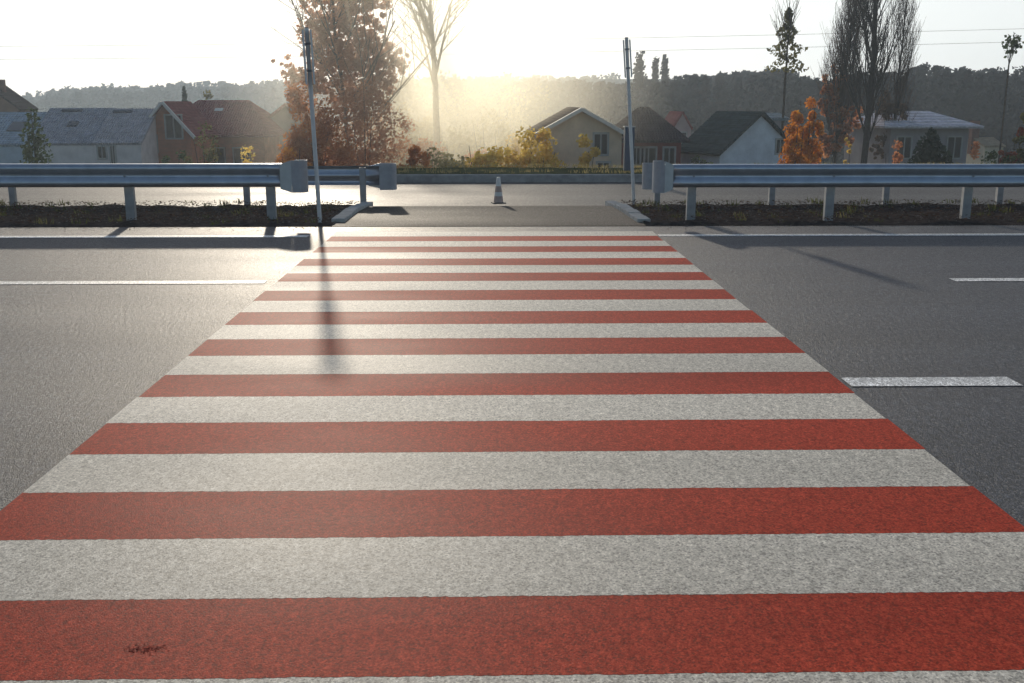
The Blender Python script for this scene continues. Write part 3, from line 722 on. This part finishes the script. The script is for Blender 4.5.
wood('far_wood', -350, 620, 330, 430, interp(pts_l), 620, .9, 'wood_far', 'hazy blue green wood along the ridge behind the left houses', 71, 3.5, 6.5, 170)
wood('right_wood', 400, 1400, 120, 175, interp(pts_r), 560, .42, 'wood_right', 'dark mixed wood behind the right houses', 72, 1.6, 3.0, 260)

# ------------------------------------------------------------------ houses
def house(name, px, Y, rz, w, d, eave_py, ridge_py, kind, wallm, roofm, label, windows=(), chimney=None, over=.4, ridge_len=None, trim=False, extra=None, group=None, skylights=()):
    """kind: 'x' ridge across the view, 'y' gable towards the camera, 'hip'. windows: (x, z below eave, w, h)"""
    base = at(px, 130, Y); g = tz(base.x, Y) - .1
    root = empty(name, (base.x, Y + d / 2, g), rz, label, 'house', group)
    ez = at(px, eave_py, Y).z - g; rzh = at(px, ridge_py, Y + (d / 2 if kind != 'y' else 0)).z - g
    hw, hd = w / 2, d / 2; wl = MB()
    if kind == 'y':
        F = [(-hw, 0), (hw, 0), (hw, ez), (0, rzh - .12), (-hw, ez)]
        wl.quad(*[(x, -hd, z) for x, z in F]); wl.quad(*[(x, hd, z) for x, z in reversed(F)])
        wl.quad((-hw, hd, 0), (-hw, -hd, 0), (-hw, -hd, ez), (-hw, hd, ez)); wl.quad((hw, -hd, 0), (hw, hd, 0), (hw, hd, ez), (hw, -hd, ez))
    elif kind == 'x':
        F = [(-hd, 0), (hd, 0), (hd, ez), (0, rzh - .12), (-hd, ez)]
        wl.quad(*[(-hw, y, z) for y, z in reversed(F)]); wl.quad(*[(hw, y, z) for y, z in F])
        wl.quad((-hw, -hd, 0), (hw, -hd, 0), (hw, -hd, ez), (-hw, -hd, ez)); wl.quad((hw, hd, 0), (-hw, hd, 0), (-hw, hd, ez), (hw, hd, ez))
    else: wl.box(-hw, hw, -hd, hd, 0, ez)
    wl.build('wall', wallm, root)
    rf = MB(); o = over
    if kind == 'y':
        s = (rzh - ez) / hw; el = ez - s * o
        for sg in (-1, 1):
            rf.quad((0, -hd - o, rzh), (0, hd + o, rzh), (sg * (hw + o), hd + o, el), (sg * (hw + o), -hd - o, el))
    elif kind == 'x':
        s = (rzh - ez) / hd; el = ez - s * o
        for sg in (-1, 1):
            rf.quad((-hw - o, 0, rzh), (hw + o, 0, rzh), (hw + o, sg * (hd + o), el), (-hw - o, sg * (hd + o), el))
    else:
        rl = (ridge_len if ridge_len is not None else max(.1, w - d)) / 2; el = ez
        A, B = (-rl, 0, rzh), (rl, 0, rzh); c = [(-hw - o, -hd - o, el), (hw + o, -hd - o, el), (hw + o, hd + o, el), (-hw - o, hd + o, el)]
        rf.quad(c[0], c[1], B, A); rf.quad(c[2], c[3], A, B); rf.quad(c[1], c[2], B); rf.quad(c[3], c[0], A); rf.quad(*reversed(c))
    roof = rf.build('roof', roofm, root, solid=.14)
    if trim:
        tr = MB()
        if kind == 'y':
            for sg in (-1, 1): tr.tube([(0, -hd - o - .05, rzh), (sg * (hw + o), -hd - o - .05, el)], [.11, .11], 4)
        else: tr.tube([(-hw - o, -hd - o - .06, el), (hw + o, -hd - o - .06, el)], [.08, .08], 4)
        tr.build('roof_trim', H_['trim'] if trim is True else trim, roof)
    for (cx, cy, cw, ch) in (chimney or ()):
        c = MB(); c.box(cx - cw / 2, cx + cw / 2, cy - cw / 2, cy + cw / 2, rzh - 1.2, rzh + ch); c.build('chimney', H_['chimney'], roof)
    for (wx, dz, ww, wh) in windows:
        z1 = ez - dz; z0 = z1 - wh; f = MB(); y0 = -hd - .05
        for a in ((-ww / 2 - .09, -ww / 2, z0 - .09, z1 + .09), (ww / 2, ww / 2 + .09, z0 - .09, z1 + .09), (-ww / 2, ww / 2, z1, z1 + .09), (-ww / 2, ww / 2, z0 - .09, z0), (-.03, .03, z0, z1)):
            f.box(wx + a[0], wx + a[1], y0, -hd + .03, a[2], a[3])
        win = f.build('window', H_['frame'], root)
        p = MB(); p.box(wx - ww / 2 + .002, wx + ww / 2 - .002, -hd - .012, -hd - .004, z0 + .002, z1 - .002); p.build('pane', H_['glass'], win)
    for (sx, t, sw, sh) in skylights:      # on the front slope, t = 0 ridge .. 1 eave
        if kind == 'y': continue
        q = MB(); ya, yb = -hd * (t - sh), -hd * (t + sh); zz = lambda y: rzh + (ez - rzh) * (-y / hd) + .13
        n = len(q.v); q.quad((sx - sw / 2, yb, zz(yb)), (sx + sw / 2, yb, zz(yb)), (sx + sw / 2, ya, zz(ya)), (sx - sw / 2, ya, zz(ya))); q.build('skylight', extra or H_['glass'], roof, solid=.05)
    return root
def mpp(Y): return at(512, 130, Y).copy() and (at(612, 130, Y).x - at(512, 130, Y).x) / 100
plaster = lambda n, c: simple(n, c, .9, var=.15, scale=1.5, bmp=.01)
def span(pa, pb, Y): return (pb - pa) * mpp(Y)
# grey row house, two units
rg = rooftile('roof_grey', (.40, .40, .45), 4); rg2 = rooftile('roof_grey_warm', (.46, .44, .47), 4)
wg = plaster('plaster_grey', (.66, .62, .61))
k = mpp(60)
house('row_house', 116, 60, 0, span(93, 139, 60), 7, 143.5, 109.5, 'x', wg, rg2, 'grey roofed row house unit with dark door and window, beside the brick house',
      windows=[(span(116, 100.5, 60), .18, .42, .62), (span(116, 111, 60), .12, .22, 1.5)], over=.06, skylights=[(-.6, .12, 1.1, .03)], group='grey row houses at left')
house('row_house', 61, 60.4, 0, span(28, 93, 60), 7, 143.8, 109, 'x', wg, rg, 'longer grey roofed row house unit right of the slim conifer',
      windows=[], over=.06, skylights=[(0, .5, .55, .07), (-.5, .10, 1.2, .03)], group='grey row houses at left')
wb = plaster('plaster_blue', (.40, .48, .55))
house('row_house', -12, 60.2, 0, span(-60, 27, 60), 7, 145, 113, 'x', wb, rooftile('roof_blue', (.34, .41, .48), 3), 'pale blue row house unit at the left edge with a dark roof window',
      windows=[], over=.06, skylights=[(span(-12, 4, 60), .5, .95, .14)], group='grey row houses at left')
house('brown_house', -16, 85, 0, span(-52, 19, 85), 2.5, 106, 78, 'y', plaster('plaster_brown', (.20, .13, .10)), rooftile('roof_dark', (.06, .045, .045)), 'brown gabled house with dark roof peeking in at the left edge', chimney=[(span(-16, 1, 85), -.2, .35, -.1)])
# brick house with red tiles
brick = brickmat('red_brick', (.52, .17, .09), (.42, .15, .08), (.36, .26, .19)); rred = rooftile('roof_red', (.28, .085, .085), 3.5)
house('brick_house', 208, 69, 0, span(152, 262, 69), 9, 136, 101, 'hip', brick, rred, 'brick house with large red tiled hip roof behind the left guardrail', ridge_len=span(170, 222, 69), over=.5,
      windows=[(span(208, 215, 69), .8, 1.0, 1.3), (span(208, 240, 69), .8, 1.0, 1.3)], skylights=[(span(208, 208, 69), .32, .55, .045), (span(208, 224, 69), .66, .6, .045)], extra=H_['trim'])
house('brick_gable', 166, 63, 0, span(142, 190, 63), 5, 131, 102, 'y', brick, rred, 'brick gable wing with pale verge boards, left front of the red tiled house',
      windows=[(span(166, 174, 63), -.9, .9, 1.3), (span(166, 150, 63), .3, .7, .9), (span(166, 165, 63), 2.0, 1.1, 1.2)], trim=True, over=.35)
house('red_roof_house', 288, 74, 0, span(252, 330, 74), 9, 134, 104, 'y', plaster('plaster_dim', (.22, .20, .19)), rooftile('roof_maroon', (.20, .06, .055)), 'house with maroon tiled roof half hidden behind the orange brown tree', windows=[(-1.2, .6, 1, 1.3)], over=.6)
# right side houses
house('beige_house', 581, 46, 0, span(540, 622, 46), 8, 132, 109, 'y', plaster('plaster_beige', (.70, .56, .42)), rooftile('roof_brown', (.18, .13, .10)), 'beige gabled house with pale roof edge left of the right sign pole',
      windows=[(span(581, 601, 46), -.1 + .2, .55, .85), (span(581, 604, 46), 1.35, .5, .6)], trim=True, over=.3)
rm = rooftile('roof_mauve', (.075, .055, .065), 4)
house('maroon_house', 652, 52, 0, span(622, 682, 52), 6, 141, 108, 'hip', plaster('plaster_maroon', (.22, .055, .055)), rm, 'maroon walled house with steep dark pyramid roof right of the right sign pole', ridge_len=.5, over=.35,
      windows=[(span(652, 637, 52), .35, .7, .8), (span(652, 649, 52), .35, .7, .8), (span(652, 670, 52), .35, .5, .8)])
house('small_pale_house', 682, 75, 0, span(672, 690, 75), 5, 127, 112, 'y', plaster('plaster_pink', (.42, .33, .33)), rred, 'small pale house with red roof behind the maroon walled house', windows=[(0, .4, .6, .9)], over=.1)
rgreen = rooftile('roof_green', (.045, .07, .075), 4); wpale = plaster('plaster_pale', (.62, .66, .70))
house('green_roof_house', 746, 55, R(28), 5.2, 3.2, 150, 112.5, 'y', wpale, rgreen, 'pale house with steep dark green roof and angled gable right of centre', over=.25,
      windows=[(1.5, -.5, .5, .7)], trim=False)
house('pale_annexe', 774, 58, 0, span(762, 786, 58), 4, 119, 114, 'x', plaster('plaster_annexe', (.33, .29, .29)), rooftile('roof_light', (.30, .34, .36)), 'pale annexe with a reddish window between the green roofed house and the birch', over=.12,
      windows=[(span(774, 769, 58), .7, .8, 1.0)])
house('hip_house', 930, 62, 0, span(893, 972, 62), 8, 127, 112, 'hip', plaster('plaster_grey_brown', (.30, .28, .29)), rooftile('roof_pale', (.62, .60, .66), 2), 'wide house with pale grey hip roof behind the dark conifer', ridge_len=span(903, 952, 62), over=.6,
      windows=[(span(930, 956, 62), .6, .8, 1.2), (span(930, 905, 62), .6, .8, 1.2)])
house('cream_house', 996, 78, 0, span(989, 1008, 78), 4, 146, 138, 'x', plaster('plaster_cream', (.5, .45, .36)), rooftile('roof_cream', (.35, .28, .2)), 'small cream house at the right edge behind bushes', chimney=[(-.7, 0, .55, 1.3)], over=.1)

# ------------------------------------------------------------------ power line
def wood_pole(x, Y, zt_, label):
    g = tz(x, Y); root = empty('utility_pole', (x, Y, g), 0, label, 'utility pole', 'utility poles outside the frame')
    m_ = MB(); m_.tube([(0, 0, -.5), (0, 0, zt_ - g + .6)], [.17, .11], 10); m_.build('pole', M['concrete'], root)
    m_ = MB(); m_.box(-.06, .06, -.7, .7, zt_ - g - .15, zt_ - g - .02); m_.build('crossarm', M['galv_post'], root)
A = [at(-160, 47, 78), at(-160, 60, 78)]; B = [at(1190, 24, 66), at(1190, 37, 66)]
for i, lab in enumerate(('upper thin power cable strung across the pale sky', 'lower thin power cable strung across the pale sky')):
    a, b_ = A[i], B[i]; P = []
    for k in range(41):
        t = k / 40; q = a.lerp(b_, t); q.z -= .5 * 4 * t * (1 - t) * .6; P.append(q)
    m_ = MB(); m_.tube(P, [.010] * 41, 5); tag(m_.build('power_cable', M['cable']), lab, 'cable', 'power cables across the sky')
wood_pole(A[0].x, 78, A[0].z, 'concrete utility pole left of the photo'); wood_pole(B[0].x, 66, B[0].z, 'concrete utility pole right of the photo')

# ------------------------------------------------------------------ air
def haze():
    mb = MB(); mb.box(-900, 900, -60, 900, -9, 46)
    m, t, p, o = newmat('haze'); t.nodes.remove(p)
    v = N(t, 'ShaderNodeVolumePrincipled', Density=.0008, Anisotropy=.45); v.inputs['Color'].default_value = (.74, .87, 1.0, 1)
    t.links.new(v.outputs[0], o.inputs['Volume'])
    tag(mb.build('haze', m), kind='stuff')
haze()

def flare_glow():  # added scattering volume standing in for the flare glow at centre
    c = at(452, 92, 57); mb = MB(); me = bpy.data.meshes.new('flare_glow'); bm = bmesh.new()
    bmesh.ops.create_icosphere(bm, subdivisions=4, radius=1.0); bm.to_mesh(me); bm.free()
    o = bpy.data.objects.new('flare_glow', me); COL.objects.link(o); o.location = c; o.scale = (12.0, 22, 9.5)
    m, t, p, out = newmat('flare_glow'); t.nodes.remove(p)
    g = t.nodes.new('ShaderNodeTexCoord'); ln = N(t, 'ShaderNodeVectorMath', operation='LENGTH'); t.links.new(g.outputs['Object'], ln.inputs[0])
    d = ramp(t, ln.outputs['Value'], [(0, g3(1)), (.25, g3(.62)), (.5, g3(.27)), (.75, g3(.07)), (1, g3(0))])
    mu = N(t, 'ShaderNodeMath', operation='MULTIPLY'); t.links.new(d, mu.inputs[0]); mu.inputs[1].default_value = GLOW_DENSITY
    v = N(t, 'ShaderNodeVolumePrincipled', Anisotropy=.7); v.inputs['Color'].default_value = (1, .96, .82, 1)
    t.links.new(mu.outputs[0], v.inputs['Density']); t.links.new(v.outputs[0], out.inputs['Volume']); me.materials.append(m)
    tag(o, 'added pale volume imitating the flare glow over the bushes and bare tree at centre', 'flare_glow', kind='stuff')
GLOW_DENSITY = .08
flare_glow()
